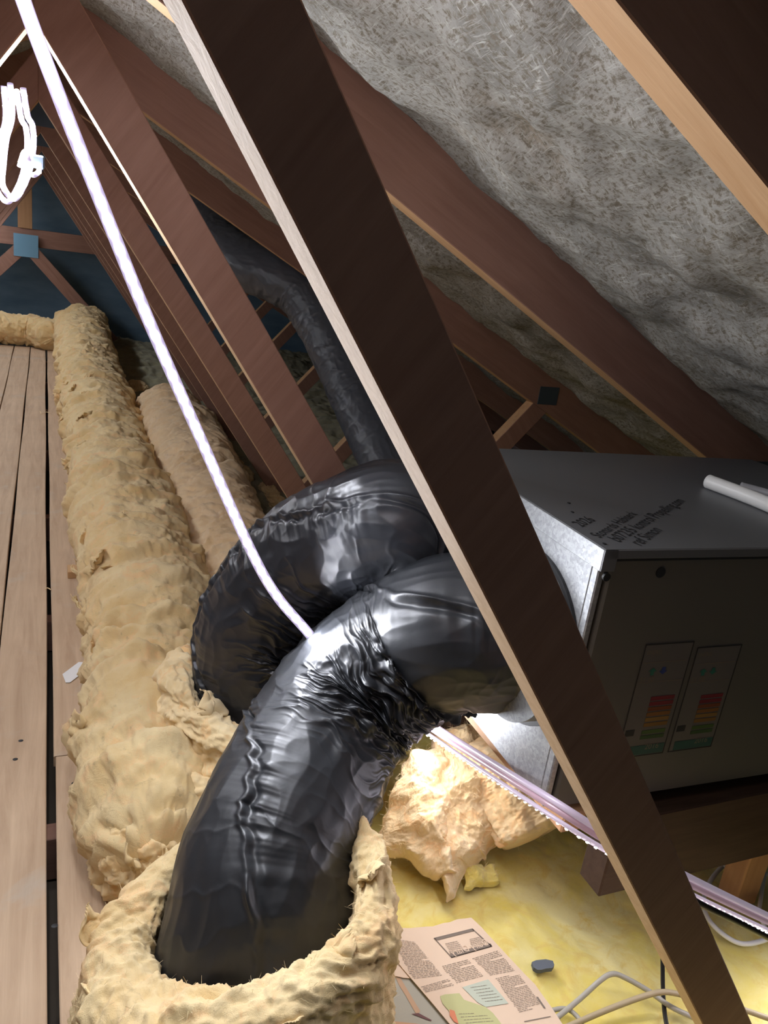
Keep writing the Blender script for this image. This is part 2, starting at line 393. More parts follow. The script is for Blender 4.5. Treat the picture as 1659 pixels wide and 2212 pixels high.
# nails / knots in boards
for (px, py) in ((45, 1600), (33, 1640), (160, 1692), (118, 2000)):
    p = at(px, py, Z=-.8395); k = 12
    V = [p] + [p + .004 * np.array([math.cos(a), .8 * math.sin(a), 0]) for a in np.linspace(0, 2 * math.pi, k, endpoint=False)]
    V = np.array(V); V[1:, 2] -= .0004; V[:, 2] += .0006
    o = mesh('nail_head', V, [[0, 1 + i, 1 + (i + 1) % k] for i in range(k)], M_blk)
    tag(o, {1600: 'small dark nail head in the left board near the wide gap, upper of two', 1640: 'small dark nail head in the left board near the wide gap, lower of two', 1692: 'dark nail head in the short board beside the insulation roll', 2000: 'dark nail head at the right lip of the wide board gap'}[py], 'nail', 'nail heads in the floorboards')

# ------------------------------------------------------------------ wool helpers
def woolify(P, N, amp=.012, fr=9, seed=0, crease=.010, cfr=(10, 22, 22), fine=.0030, torn=0.0):
    q = P + seed * 3.7
    warp = np.stack([fbm(q * 6 + 11, 2), fbm(q * 6 + 31, 2), fbm(q * 6 + 51, 2)], -1) * .035
    d = amp * fbm((q + warp) * fr, 3) + crease * (ridge((q + warp * 1.5) * np.array(cfr), 2) - .45) + fine * fbm((q + warp) * np.array([90, 130, 130]), 3) * 1.2 + fine * 1.6 * ridge((q + 2 * warp) * 45, 2)
    if torn > 0:
        mk = np.clip(fbm((q + warp) * 14 + 77, 2) - .25, 0, 1); d = d + torn * mk * (1 + fbm(q * 60, 2))
    return P + N * d[..., None]
def fibres(parent, P, N, n, ln=.0055, wdt=.0002, mat=None, name='loose_fibres', zmin=.1, seed=0):
    rg = np.random.default_rng(seed); Pf = P.reshape(-1, 3); Nf = N.reshape(-1, 3)
    idx = rg.integers(0, len(Pf), n); V = []; F = []
    for j, i in enumerate(idx):
        p = Pf[i]
        if p[2] < zmin: continue
        nn = Nf[i]; t1 = np.cross(nn, rg.normal(size=3)); t1 /= np.linalg.norm(t1) + 1e-9
        L = ln * rg.uniform(.4, 1.4); d = nn * rg.uniform(.15, .9) + t1; c = rg.normal(size=3) * .5
        side = np.cross(d, c); side /= np.linalg.norm(side) + 1e-9
        b0 = len(V)
        for k in range(5):
            s = k / 4; q = p - nn * .001 + d * L * s + c * L * s * s; ww = wdt * (1 - .6 * s)
            V += [q - side * ww, q + side * ww]
            if k: F.append([b0 + 2 * k - 2, b0 + 2 * k - 1, b0 + 2 * k + 1, b0 + 2 * k])
    o = mesh(name, V, F, mat or M_fib, parent); o['kind'] = 'stuff'; return o
def tuft(parent, p, nrm, size, mat, seed):
    rg = np.random.default_rng(seed); n, m_ = 26, 20; u, v = np.meshgrid(np.linspace(-1, 1, n), np.linspace(0, 1, m_), indexing='ij')
    t1 = np.cross(nrm, rg.normal(size=3)); t1 /= np.linalg.norm(t1); t2 = np.cross(nrm, t1)
    rag = 1 + .35 * noise(np.stack([u * 2.5, u * 0 + seed % 97, u * 0], -1)); curl_ = rg.uniform(.5, 1.6)
    h = v * rag; x = u * (1 - .55 * v * v)
    P = p + size * (x[..., None] * t1 + (np.sin(h * curl_) * .9)[..., None] * nrm + ((1 - np.cos(h * curl_)) * 1.1 + .3 * h)[..., None] * t2) - nrm * size * .25
    dv = np.stack([noise(P * 70 + seed % 31), noise(P * 70 + 9), noise(P * 70 + 40)], -1) * size * .35; P = P + dv
    th_ = (size * .16 * (1 - v ** 2) * (1 - np.abs(u) ** 3) + .0004)[..., None]; N = normals(P); A, B_ = P + N * th_, P - N * th_
    F = grid_faces(n, m_).tolist() + (grid_faces(n, m_, flip=True) + n * m_).tolist(); g = np.arange(n * m_).reshape(n, m_); ring = np.concatenate([g[0, :-1], g[:-1, -1], g[-1, :0:-1], g[:0:-1, 0]])
    for i in range(len(ring)): a_, b_ = ring[i], ring[(i + 1) % len(ring)]; F.append([a_, b_, b_ + n * m_, a_ + n * m_])
    return mesh('torn_tuft', np.concatenate([A.reshape(-1, 3), B_.reshape(-1, 3)]), F, mat, parent, smooth=True)
def roll(name, pairs, mat, label, cat='insulation', ns=420, nt_=170, flat=.85, seed=0, amp=.010, crease=.012, torn=.012, nfib=2500, caps=(True, True), group=None, floor=-.84, rscale=1.0, cfr=(6, 26, 10), crscale=1.0, tufts=0):
    pts = []
    for (xl, yl, xr, yr) in pairs:
        cx, cy = (xl + xr) / 2, (yl + yr) / 2; hw = math.hypot(xr - xl, yr - yl) / 2; r = .1
        for _ in range(12):
            p = at(cx, cy, Z=floor + r * flat); z = Mc[2] @ (p - np.array([0, 0, H])); r = hw * z / FPX * rscale
        pts.append([*p, r])
    S, s = spline(pts, ns); P0 = S[:, :3]; R = S[:, 3]
    T, N, B = frames(P0)
    a = np.linspace(0, 2 * math.pi, nt_, endpoint=False)
    R = R.copy()
    e = .06
    if caps[0]: R *= np.sqrt(np.clip(1 - (1 - np.clip(s / e, 0, 1)) ** 2, 0.0004, 1))
    if caps[1]: R *= np.sqrt(np.clip(1 - (1 - np.clip((s[-1] - s) / e, 0, 1)) ** 2, 0.0004, 1))
    Nd = np.cos(a)[None, :, None] * N[:, None] * flat + np.sin(a)[None, :, None] * B[:, None]
    P = P0[:, None] + R[:, None, None] * Nd
    Nn = Nd / np.linalg.norm(Nd, axis=-1, keepdims=True)
    fade = np.minimum(1, R / (.5 * R.max()))[:, None]
    rg = np.random.default_rng(seed); dd = np.zeros(P.shape[:2]); q = rg.uniform(.04, .1)
    while q < s[-1]:
        wv = .035 * noise(np.stack([np.cos(a) * 1.2 + q * 9, np.sin(a) * 1.2, a * 0 + seed], -1)) + .010 * noise(np.stack([np.cos(a) * 5 + q * 9, np.sin(a) * 5, a * 0 + seed], -1))
        x = s[:, None] - q - wv[None]; dep = rg.uniform(.006, .020); dm = np.clip(.6 + noise(np.stack([np.cos(a) * 1.5 + q * 5, np.sin(a) * 1.5, a * 0 + 4], -1)) * 1.5, 0, 1.2)[None]
        dd += dm * (-dep * np.exp(-np.abs(x) / .007) + dep * .7 * np.exp(-((x - .022) / .016) ** 2)); q += rg.uniform(.05, .13)
    P = P + Nn * (dd * fade * crscale)[..., None]
    P2 = woolify(P, Nn * fade[..., None], amp=amp, seed=seed, crease=crease, cfr=cfr, torn=torn, fine=.0019)
    P2[..., 2] = np.maximum(P2[..., 2], floor + H + .001)
    base = np.array([*P0.mean(0)[:2], floor + H])
    th = thing(name, base, label, cat, group)
    o = mesh('wool_body', P2.reshape(-1, 3), grid_faces(ns, nt_, cv=True, flip=True).tolist() + [list(range(nt_)), list(range(ns * nt_ - 1, ns * nt_ - nt_ - 1, -1))], mat, th, smooth=True)
    if nfib: fibres(th, P2, Nn, nfib, seed=seed, zmin=floor + H + .012)
    if tufts:
        sel = np.argwhere((P2[..., 2] > floor + H + .012) & (s[:, None] > s[-1] * .38) & (((B @ np.array([-1., 0, 0]))[:, None] * np.sin(a)[None] * 1 + (N @ np.array([-1., 0, 0]))[:, None] * np.cos(a)[None]) > .15))
        for j in rg.integers(0, len(sel), tufts): i0, i1 = sel[j]; tuft(th, P2[i0, i1], Nn[i0, i1], rg.uniform(.012, .032), mat, int(rg.integers(1e6)))
    return th
# yellow quilt on the ceiling between and over the ties
def quilt():
    nx, ny = 420, 620
    u = np.linspace(0, 1, nx); x = .115 + (2.02 - .115) * u ** 1.25; y = np.linspace(.15, 5.95, ny) 
    y = .15 + 5.8 * np.linspace(0, 1, ny) ** 1.4
    Y, X = np.meshgrid(y, x, indexing='ij'); q = np.stack([X, Y, X * 0], -1)
    near = np.clip((1.6 - Y) / .6, 0, 1)
    z = -.847 + H + (.006 + .018 * (1 - near)) * fbm(q * 7, 4) + (.004 + .01 * (1 - near)) * ridge(q * 13, 3) - .003 + .0012 * fbm(q * 70, 3)
    zr = H + raf_z(X, .30); z = np.minimum(z, zr)
    P = np.stack([X, Y, z], -1)
    o = mesh('insulation_quilt', P.reshape(-1, 3), grid_faces(ny, nx, flip=True), M_yel, smooth=True)
    bpy.context.view_layer.objects.active = o
    md = o.modifiers.new('thick', 'SOLIDIFY'); md.thickness = .06; md.offset = -1
    tag(o, 'flat yellow glass wool quilt covering the loft floor under the unit and newspaper', 'insulation')
    # far dusty area gets its own layer
quilt()
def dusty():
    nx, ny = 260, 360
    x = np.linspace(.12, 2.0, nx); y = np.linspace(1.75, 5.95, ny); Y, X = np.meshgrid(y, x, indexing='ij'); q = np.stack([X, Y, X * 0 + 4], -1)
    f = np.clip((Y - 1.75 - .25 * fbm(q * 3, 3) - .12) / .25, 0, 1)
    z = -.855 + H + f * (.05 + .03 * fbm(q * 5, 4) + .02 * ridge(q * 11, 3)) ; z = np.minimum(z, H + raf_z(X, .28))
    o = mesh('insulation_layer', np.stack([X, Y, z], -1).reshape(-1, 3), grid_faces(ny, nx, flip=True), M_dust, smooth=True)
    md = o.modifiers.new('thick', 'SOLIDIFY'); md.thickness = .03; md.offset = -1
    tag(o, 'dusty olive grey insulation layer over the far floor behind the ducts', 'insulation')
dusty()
# roll along the board edge
rollA = roll('insulation_roll', [(122, 700, 226, 702), (126, 725, 232, 720), (132, 790, 248, 785), (140, 880, 277, 865), (155, 960, 312, 950), (165, 1060, 352, 1040), (172, 1150, 396, 1130), (184, 1250, 432, 1240),
     (192, 1350, 458, 1330), (196, 1450, 452, 1440), (184, 1560, 470, 1560), (178, 1680, 476, 1680), (192, 1790, 470, 1780), (205, 1880, 470, 1880)], M_wool,
     'long cream glass wool roll lying along the edge of the floorboards', seed=1, ns=760, nt_=240, nfib=9000, torn=.014, amp=.014, crease=.010, tufts=46, crscale=1.6)
rollB = roll('insulation_roll', [(300, 880, 415, 872), (312, 970, 480, 940), (345, 1060, 530, 1040), (385, 1170, 575, 1140), (432, 1290, 610, 1260), (440, 1380, 640, 1350)], M_wool2,
     'shorter peach glass wool roll lying just right of the long one, behind the light strip', seed=5, ns=420, nt_=190, nfib=2500, torn=.004, amp=.009, crease=.011, caps=(True, False))
rollC = roll('insulation_roll', [(-330, 655, -330, 735), (-200, 662, -200, 742), (-60, 668, -60, 745), (20, 672, 20, 748), (80, 678, 80, 753), (120, 690, 120, 765)], M_wool,
     'glass wool roll laid crosswise over the far ends of the floorboards', seed=9, ns=220, nt_=120, nfib=1500, amp=.015, crease=.015)
# collar of wool round a duct foot
def collar(name, c, ri, ro, zf, ztop, mat, label, seed, flare=.02, squash=(1, 1), rot=0, lift=None, nfib=3000, skew=0.0, tufts=0):
    na, nr = 420, 150
    a = np.linspace(0, 2 * math.pi, na, endpoint=False)
    prof = []
    h = ztop - zf; tr = (ro - ri) / 2
    # inner bottom -> inner top -> rounded rim -> outer bottom
    for s in np.linspace(0, 1, 35): prof.append((ri, zf + s * (h - tr)))
    for g in np.linspace(0, math.pi, 45)[1:-1]: prof.append((ri + tr - tr * math.cos(g), ztop - tr + tr * math.sin(g)))
    for s in np.linspace(1, 0, nr - len(prof)): prof.append((ro + flare * (1 - s) ** 1.5, zf + s * (h - tr)))
    prof = np.array(prof); A = a[:, None]
    r = prof[None, :, 0] * np.ones_like(A); z = prof[None, :, 1] * np.ones_like(A)
    L = lift(A) if lift else 0
    z = zf + (z - zf) * (1 + L / h)
    wob = (1 + .07 * np.sin(3 * A + seed) + .05 * np.sin(5 * A + 2 * seed)) * (1 + skew * np.cos(A + 2.3))
    r = ri + (r - ri) * wob
    x = r * np.cos(A) * squash[0]; y = r * np.sin(A) * squash[1]
    P = np.stack([c[0] + x * math.cos(rot) - y * math.sin(rot), c[1] + x * math.sin(rot) + y * math.cos(rot), z], -1)
    N = normals(P, cu=True)
    N = -N if (N[:, -5, :2] * (P[:, -5, :2] - np.array(c)[None])).sum() < 0 else N
    P2 = woolify(P, N, amp=.009, seed=seed, crease=.011, cfr=(14, 14, 30), torn=.012, fine=.0025)
    P2[..., 2] = np.maximum(P2[..., 2], zf)
    th = thing(name, (c[0], c[1], zf), label, 'insulation')
    mesh('wool_body', P2.reshape(-1, 3), grid_faces(na, prof.shape[0], cu=True), mat, th, smooth=True)
    fibres(th, P2, N, nfib, seed=seed, zmin=zf + .01, ln=.0055)
    rg = np.random.default_rng(seed)
    for j in range(tufts): i0, i1 = rg.integers(0, na), rg.integers(50, nr - 30); tuft(th, P2[i0, i1], N[i0, i1], rg.uniform(.010, .024), mat, int(rg.integers(1e6)))
    return th
collar('insulation_collar', (.205, .635), .108, .155, ZBD, H - .66, M_wool, 'glass wool batt wrapped like a collar around the foot of the nearest black duct', 3, flare=.02,
       skew=.55, tufts=16, lift=lambda A: -.032 * np.sin(A) + .045 * np.cos(A - .2) + .008 * np.sin(3 * A + 1), nfib=3500)
collar('insulation_collar', (.31, 1.03), .108, .150, ZBD, H - .655, M_clean, 'folded glass wool batt around the foot of the middle black duct', 6, flare=.04, skew=.25, tufts=8, lift=lambda A: .03 * np.cos(A - 2.9), nfib=2500)
# lumps filling the gap between the roll and the near collar
def lump(name, c, rad, mat, label, seed, rot=0, nfib=1500, n=(190, 150), torn=.02, amp=.012, crease=.012):
    u = np.linspace(.001, math.pi - .001, n[1]); v = np.linspace(0, 2 * math.pi, n[0], endpoint=False); V_, U_ = np.meshgrid(v, u, indexing='ij')
    D = np.stack([np.sin(U_) * np.cos(V_), np.sin(U_) * np.sin(V_), np.cos(U_)], -1); P = np.sign(D) * np.abs(D) ** .85 * np.array(rad)
    x = P[..., 0] * math.cos(rot) - P[..., 1] * math.sin(rot); y = P[..., 0] * math.sin(rot) + P[..., 1] * math.cos(rot)
    P = np.stack([x, y, P[..., 2]], -1) + np.array(c); N = D
    P2 = woolify(P, N, amp=amp, seed=seed, crease=crease, cfr=(18, 18, 30), torn=torn); P2[..., 2] = np.maximum(P2[..., 2], ZBD + .001)
    th = thing(name, (c[0], c[1], ZBD), label, 'insulation')
    mesh('wool_body', P2.reshape(-1, 3), grid_faces(n[0], n[1], cu=True), mat, th, smooth=True)
    if nfib: fibres(th, P2, N, nfib, seed=seed, zmin=ZBD + .01)
    return th
lump('insulation_piece', tuple(at(400, 1700, Z=-.77)), (.10, .11, .07), M_clean, 'clean pale wool piece stuffed between the long roll and the nearest duct', 12)
lump('insulation_piece', tuple(at(330, 1830, Z=-.79)), (.075, .06, .055), M_clean, 'pale rounded wool piece just above the collar of the nearest duct', 14)
lump('insulation_piece', tuple(at(400, 1530, Z=-.75)), (.06, .07, .05), M_wool, 'torn wool piece resting against the side of the long roll, beside the middle duct', 16)

# ------------------------------------------------------------------ ducts
def duct(name, pts, r, label, mat, seed, ns=760, nt_=460, wr=1.0, seam=True, zseam=None):
    rr = r if isinstance(r, (list, tuple)) else [r] * len(pts)
    S, s = spline([[*p, q] for p, q in zip(pts, rr)], ns); P0 = S[:, :3]; RR = S[:, 3:4]; r = float(RR.mean())
    T, N, B = frames(P0)
    a = np.linspace(0, 2 * math.pi, nt_, endpoint=False)
    k = np.gradient(T, axis=0) / np.gradient(s)[:, None]       # curvature vector
    ker = np.hanning(161); ker /= ker.sum(); k = np.stack([np.convolve(np.pad(k[:, j], 80, mode='edge'), ker, 'valid') for j in range(3)], 1)
    D = np.cos(a)[None, :, None] * N[:, None] + np.sin(a)[None, :, None] * B[:, None]
    km = np.linalg.norm(k, axis=1)[:, None]
    inner = (D * k[:, None]).sum(-1) / (km + 1e-9) * np.tanh(km * r * 3.2)      # >0 on the inside of the bend
    inn = np.clip(inner * .95 + .10, 0, 1)
    sn = s[:, None] / r * np.ones((1, nt_)); ca, sa = np.cos(a)[None] * np.ones((ns, 1)), np.sin(a)[None] * np.ones((ns, 1))
    base = np.stack([ca, sa, sn], -1)
    w1 = fbm(base * 1.1 + seed, 3) * .30
    def pleat(fs, ft, sd, sharp):                               # long folds that run round the tube
        n_ = noise(np.stack([ca * ft, sa * ft, (sn + w1 * .8) * fs], -1) + sd); return np.exp(-np.abs(n_) * sharp)
    p1 = pleat(2.6, .8, seed, 7); p2 = pleat(5.2, 1.1, seed + 5, 6); p3 = pleat(9.5, 1.5, seed + 9, 5)
    facet = np.abs(noise(base * np.array([1.9, 1.9, 1.5]) + 20 + seed)) + .5 * np.abs(noise(base * np.array([4.1, 4.1, 2.6]) + 40 + seed + w1[..., None]))
    d = wr * r * (.030 * (p1 - .35) * (.25 + 1.3 * inn) + .040 * (p2 - .35) * inn ** 1.2 + .075 * (p3 - .35) * inn ** 3 - .030 * facet + .018 * fbm(base * .8 + 3, 2))
    rag = np.clip(np.abs(noise(np.stack([ca * 3, sa * 3, sn * 6.0 + w1 * 2], -1) + 60)) * 2.4 - .35, 0, 1)
    d += wr * r * .11 * rag * np.clip(inn - .62, 0, .38) / .38
    if seam:
        kn = -k / (np.linalg.norm(k, axis=1)[:, None] + 1e-9); vw = np.array([0, 0, H]) - P0; vw /= np.linalg.norm(vw, axis=1)[:, None]
        mm = vw * .62 + kn * zseam; mm = np.stack([np.convolve(np.pad(mm[:, j], 80, mode='edge'), ker, 'valid') for j in range(3)], 1); th0 = np.arctan2((mm * B).sum(1), (mm * N).sum(1))[:, None]
        da = np.angle(np.exp(1j * (a[None] - (th0 + .10 * noise(np.stack([sn[:, :1] * 1.6, sn[:, :1] * 0, sn[:, :1] * 0 + 3], -1))))))
        jag = .06 * np.abs(noise(np.stack([sn * 5, sn * 0, sn * 0 + 9], -1))) * 2
        d += r * .075 * np.exp(-((da - jag) / .040) ** 2) * (.35 + np.clip(noise(np.stack([sn * 4, sn * 0 + 2, sn * 0], -1)) * 2, 0, 1)) - r * .06 * np.exp(-((da - jag - .10) / .05) ** 2) * np.clip(noise(np.stack([sn * 3.1, sn * 0 + 5, sn * 0], -1)) * 2 + .5, 0, 1)
        gs = noise(np.stack([sn * 7, sn * 0 + 8, sn * 0], -1)); d += r * .05 * np.clip(np.abs(gs) * 2 - .2, 0, 1) * np.exp(-np.abs(da - jag - .2) / .22) * np.sign(gs) * .7
    Pm = P0[:, None] + (RR + d)[..., None] * D
    th = thing(name, P0[0], label, 'air duct', 'black sleeved ducts')
    mesh('plastic_sleeve', Pm.reshape(-1, 3), grid_faces(ns, nt_, cv=True, flip=True), mat, th, smooth=True)
    return th
CZ = lambda x, y, z: (x, y, z + H)
duct('ventilation_duct', [CZ(.20, .625, -.93), CZ(.204, .632, -.82), at(562, 1990, d=.865), at(600, 1800, d=.91), at(735, 1530, d=1.02), at(890, 1400, d=1.02), CZ(.475, .765, -.435), CZ(.54, .735, -.425)], [.105, .106, .106, .103, .1, .1, .1, .1],
     'nearest black plastic sleeved duct, arching up out of the wool collar', M_pl, 2, zseam=.85, wr=1.25)
duct('ventilation_duct', [CZ(.305, 1.03, -.93), CZ(.305, 1.03, -.80), at(552, 1480, d=1.22), at(570, 1340, d=1.19), at(655, 1225, d=1.14), at(760, 1160, d=1.09), at(870, 1130, d=1.06), CZ(.49, .90, -.385), CZ(.54, .89, -.40)], [.1, .1, .1, .1, .094, .09, .088, .086, .086],
     'middle black plastic duct bending behind the nearest one, lit by the light strip', M_pl2, 8, zseam=.9, wr=1.7)
duct('ventilation_duct', [at(915, 1330, d=2.1), at(880, 1150, d=2.2), at(838, 1010, d=2.3), at(770, 860, d=2.42), at(705, 720, d=2.48), at(655, 640, d=2.5), at(600, 600, d=2.5), at(530, 570, d=2.52), at(470, 520, d=2.6), at(425, 440, d=2.66), at(395, 350, d=2.68), at(370, 270, d=2.70)], .082,
     'farthest grey black duct, running up from behind the middle duct to the roof felt', M_pl3, 13, ns=620, nt_=260, seam=False, wr=1.3)

# ------------------------------------------------------------------ ventilation unit
UY0, UY1, UX0, UX1, UZ0, UZ1 = .585, .985, .52, 1.12, -.576, -.25
yaw = math.radians(-2.0)
def rot(V):
    V = np.array(V, float); c0 = np.array([UX0, UY0]); d = V[:, :2] - c0; c, s = math.cos(yaw), math.sin(yaw)
    V = V.copy(); V[:, 0] = c0[0] + c * d[:, 0] - s * d[:, 1]; V[:, 1] = c0[1] + s * d[:, 0] + c * d[:, 1]; V[:, 2] += H; return V
U = thing('ventilation_unit', (.8, .8, UZ0 + H), 'grey metal heat recovery ventilation box on timber bearers at right', 'ventilation unit')
box('casing', (UX0 + .004, UY0 + .016, UZ0), (UX1 - .004, UY1 - .002, UZ1 - .004), M_zinc, U, rot=rot)
box('front_panel', (UX0 + .014, UY0, UZ0 + .003), (UX1 - .01, UY0 + .014, UZ1 - .012), M_panel, U, rot=rot, ch=.0025)
box('panel_trim', (UX0 + .003, UY0 + .004, UZ0 + .003), (UX0 + .0115, UY0 + .0155, UZ1 - .024), M_zinc, U, rot=rot)
L = box('lid', (UX0, UY0 - .003, UZ1 - .003), (UX1, UY1, UZ1), M_lid, U, rot=rot, ch=.001)
box('lid_flange', (UX0 - .0015, UY0 - .003, UZ1 - .024), (UX0 + .001, UY1, UZ1 - .0005), M_zinc, L, rot=rot, ch=.0004)
box('lid_flange', (UX0, UY0 - .0045, UZ1 - .010), (UX1, UY0 - .0025, UZ1 - .0005), M_lid, L, rot=rot, ch=.0004)
box('lid_flange', (UX0 - .001, UY0 - .0045, UZ1 - .024), (UX0 + .016, UY0 - .0025, UZ1 - .0005), M_lid, L, rot=rot, ch=.0004)
def disc(name, c, ax, r, th, mat, parent, k=48, rr=None):
    A = {'x': ((0, 1, 0), (0, 0, 1), (-1, 0, 0)), 'y': ((1, 0, 0), (0, 0, 1), (0, -1, 0)), 'z': ((1, 0, 0), (0, 1, 0), (0, 0, 1))}[ax]
    a = np.linspace(0, 2 * math.pi, k, endpoint=False); u, v, nrm = map(np.array, A); c = np.array(c, float)
    rg = [c + r * (math.cos(t) * u + math.sin(t) * v) for t in a]; b_ = [p + nrm * th for p in rg]
    V = rot(np.array(rg + b_)); F = [[i, (i + 1) % k, k + (i + 1) % k, k + i] for i in range(k)] + [list(range(k)), list(range(2 * k - 1, k - 1, -1))]
    return mesh(name, V, F, mat, parent)
for (y, z) in ((.695, -.405), (.90, -.40)):
    if y < .8:
        disc('duct_gasket', (UX0 + .004, y, z), 'x', .108, .004, M_blk, U)
    disc('spigot', (UX0 + .003, y, z), 'x', .102 if y < .8 else .085, .024, M_zinc, U)
disc('screw', (UX0 + .008, UY0 - .002, UZ1 - .030), 'y', .0045, .003, M_blk, U, k=16)
disc('plug', tuple(rot(np.array([[0, 0, 0]]))[0] * 0 + np.array([.60, UY0, UZ1 - .028])), 'y', .006, .001, M_blk, U, k=20)
for px, py in ((1304, 1175), (1229, 1106), (1219, 1086)):
    p = at(px, py, Z=UZ1); disc('screw', (p[0], p[1], UZ1), 'z', .0022, .0008, M_ink, L, k=12)
# handwriting on the lid
def text(s, p0, p1, upv, size_k, mat, parent, name='handwriting', shear=.25, ext=.0001, lift=.0004, nrm=None):
    cu = bpy.data.curves.new(name, 'FONT'); cu.body = s; cu.size = 1; cu.shear = shear; cu.extrude = 0; cu.resolution_u = 3; cu.offset = 0
    tmp = bpy.data.objects.new(name, cu); C.objects.link(tmp); bpy.context.view_layer.update()
    me = bpy.data.meshes.new_from_object(tmp.evaluated_get(bpy.context.evaluated_depsgraph_get())); bpy.data.objects.remove(tmp)
    v = np.array([x.co[:] for x in me.vertices]); wid = v[:, 0].max()
    X = np.array(p1) - np.array(p0); k = np.linalg.norm(X) / wid; ex = X / np.linalg.norm(X); n = np.array(nrm, float); ey = np.cross(n, ex)
    if ey @ np.array(upv) < 0: ey = -ey
    Wd = np.array(p0) + v[:, :1] * k * ex + v[:, 1:2] * k * size_k * ey + n * lift
    return mesh(name, Wd, [list(p.vertices) for p in me.polygons], mat, parent)
lz = UZ1 + .0002; up = np.array([-1, .3, 0])
for s, a, b_, k in (('2026', (1257, 1139), (1288, 1124), 1.1), ('Stonards Habiterk', (1296, 1163), (1379, 1111), 1.1), ('b07235 kontrol Propelling.com', (1338, 1172), (1482, 1083), 1.15), ('ref Simon', (1384, 1180), (1432, 1146), 1.1)):
    text(s, at(*a, Z=lz), at(*b_, Z=lz), up, k, M_ink, L, nrm=(0, 0, 1))
# energy labels
M_lab = plain('energy_label_film', (.12, .11, .104), .35)
cols = [(.16, .01, .02), (.16, .01, .02), (.17, .04, .01), (.20, .08, .015), (.24, .13, .03), (.20, .10, .02), (.05, .10, .02), (.03, .07, .02)]
def quad(name, x0, x1, z0, z1, lift, mat, parent, bev=0):
    c = [(x0, z0), (x1, z0), (x1, z1), (x0, z1)] if not bev else [(x0, z0), (x1, z0), (x1 + bev, (z0 + z1) / 2), (x1, z1), (x0, z1)]
    k = len(c); V = rot(np.array([(x, UY0 - lift, z) for x, z in c] + [(x, UY0 - lift + .0002, z) for x, z in c]))
    return mesh(name, V, [list(range(k)), list(range(2 * k - 1, k - 1, -1))] + [[i, (i + 1) % k, k + (i + 1) % k, k + i][::-1] for i in range(k)], mat, parent)
def inv(px, py):
    p = at(px, py, Y=UY0); return p[0], p[2] - H
lw = .078; lh = .152
for j, (px, py) in enumerate(((1391, 1389), (1499, 1393))):
    x0, z1 = inv(px, py); x1 = inv((1489, 1588)[j], py + 4)[0]; lw = x1 - x0; z0 = z1 - (z1 - inv(1418, 1621)[1])
    S = quad('energy_label', x0, x1, z0, z1, .0005, M_lab, U); hgt = z1 - z0
    S['label'] = ('left', 'right')[j] + ' efficiency label, red bars above green ones'
    e = .0012
    for a_ in ((x0, x1, z1 - e, z1), (x0, x1, z0, z0 + e), (x0, x0 + e, z0, z1), (x1 - e, x1, z0, z1)): quad('label_border', *a_, .0008, M_ink, S)
    for q, c in enumerate(cols):
        zz = z1 - hgt * (.46 + .047 * q + (.02 if q > 5 else 0)); mt = plain('label_bar_%d' % q, c, .4)
        # arrows point left, shorter towards the bottom
        quad('label_bar', x0 + lw * .40, x1 - lw * .10 - lw * .0 * q, zz - hgt * .034, zz, .0009, mt, S)
    quad('rating_arrow', x0 + lw * .06, x0 + lw * .24, z1 - hgt * .80, z1 - hgt * .745, .0009, M_ink, S, bev=-.0)
    quad('label_footer', x0 + lw * .10, x1 - lw * .03, z0 + hgt * .015, z0 + hgt * .10, .0009, plain('label_footer_%d' % j, (.01, .06, .055), .4), S)
    for q, c in enumerate(((.02, .14, .10), (.03, .05, .20) if j == 0 else (.02, .14, .10))):
        xc = x0 + lw * (.28 + .22 * q); zc = z1 - hgt * .235; h2 = hgt * .032; mt = plain('label_arrow_%d%d' % (j, q), c, .4); sg = 1 if q == 0 else -1
        pl_ = [(0, h2), (.006, 0), (.0025, 0), (.0025, -h2), (-.0025, -h2), (-.0025, 0), (-.006, 0)]
        V = rot(np.array([(xc + a, UY0 - .0009, zc + sg * b2) for a, b2 in pl_])); mesh('label_arrow', V, [list(range(7))], mt, S)
    for q in range(2): quad('label_rule', x0 + lw * .05, x1 - lw * .05, z1 - hgt * (.16, .33)[q], z1 - hgt * (.16, .33)[q] + .0006, .0008, M_print, S)
    for q, (sx, zq, tx) in enumerate(((.06, .065, 'ENERG'), (.06, .30, '51 dB'), (.55, .92, '2016'))):
        p0 = rot(np.array([(x0 + lw * sx, UY0 - .0009, z1 - hgt * (zq + .02))]))[0]; p1 = rot(np.array([(x0 + lw * (sx + .3), UY0 - .0009, z1 - hgt * (zq + .02))]))[0]
        text(tx, p0, p1, (0, 0, 1), 1, M_print, S, name='label_text', shear=0, nrm=(0, -1, 0), lift=.0001)
# white tube and clear strip on the lid
tube('white_tube', [at(1530, 1040, Z=-.240), at(1600, 1066, Z=-.240), at(1665, 1092, Z=-.240), at(1760, 1135, Z=-.240)], .010, M_white, n=40, k=20)
tag(bpy.data.objects['white_tube'], 'white round tube lying on top of the metal box at the right edge', 'tube')
tube('grey_tube', [at(1600, 1050, Z=-.242), at(1665, 1068, Z=-.242), at(1760, 1100, Z=-.242)], .006, plain('grey_plastic', (.35, .35, .37), .4), n=30, k=14)
tag(bpy.data.objects['grey_tube'], 'thinner grey tube behind the white tube on the metal box', 'tube')

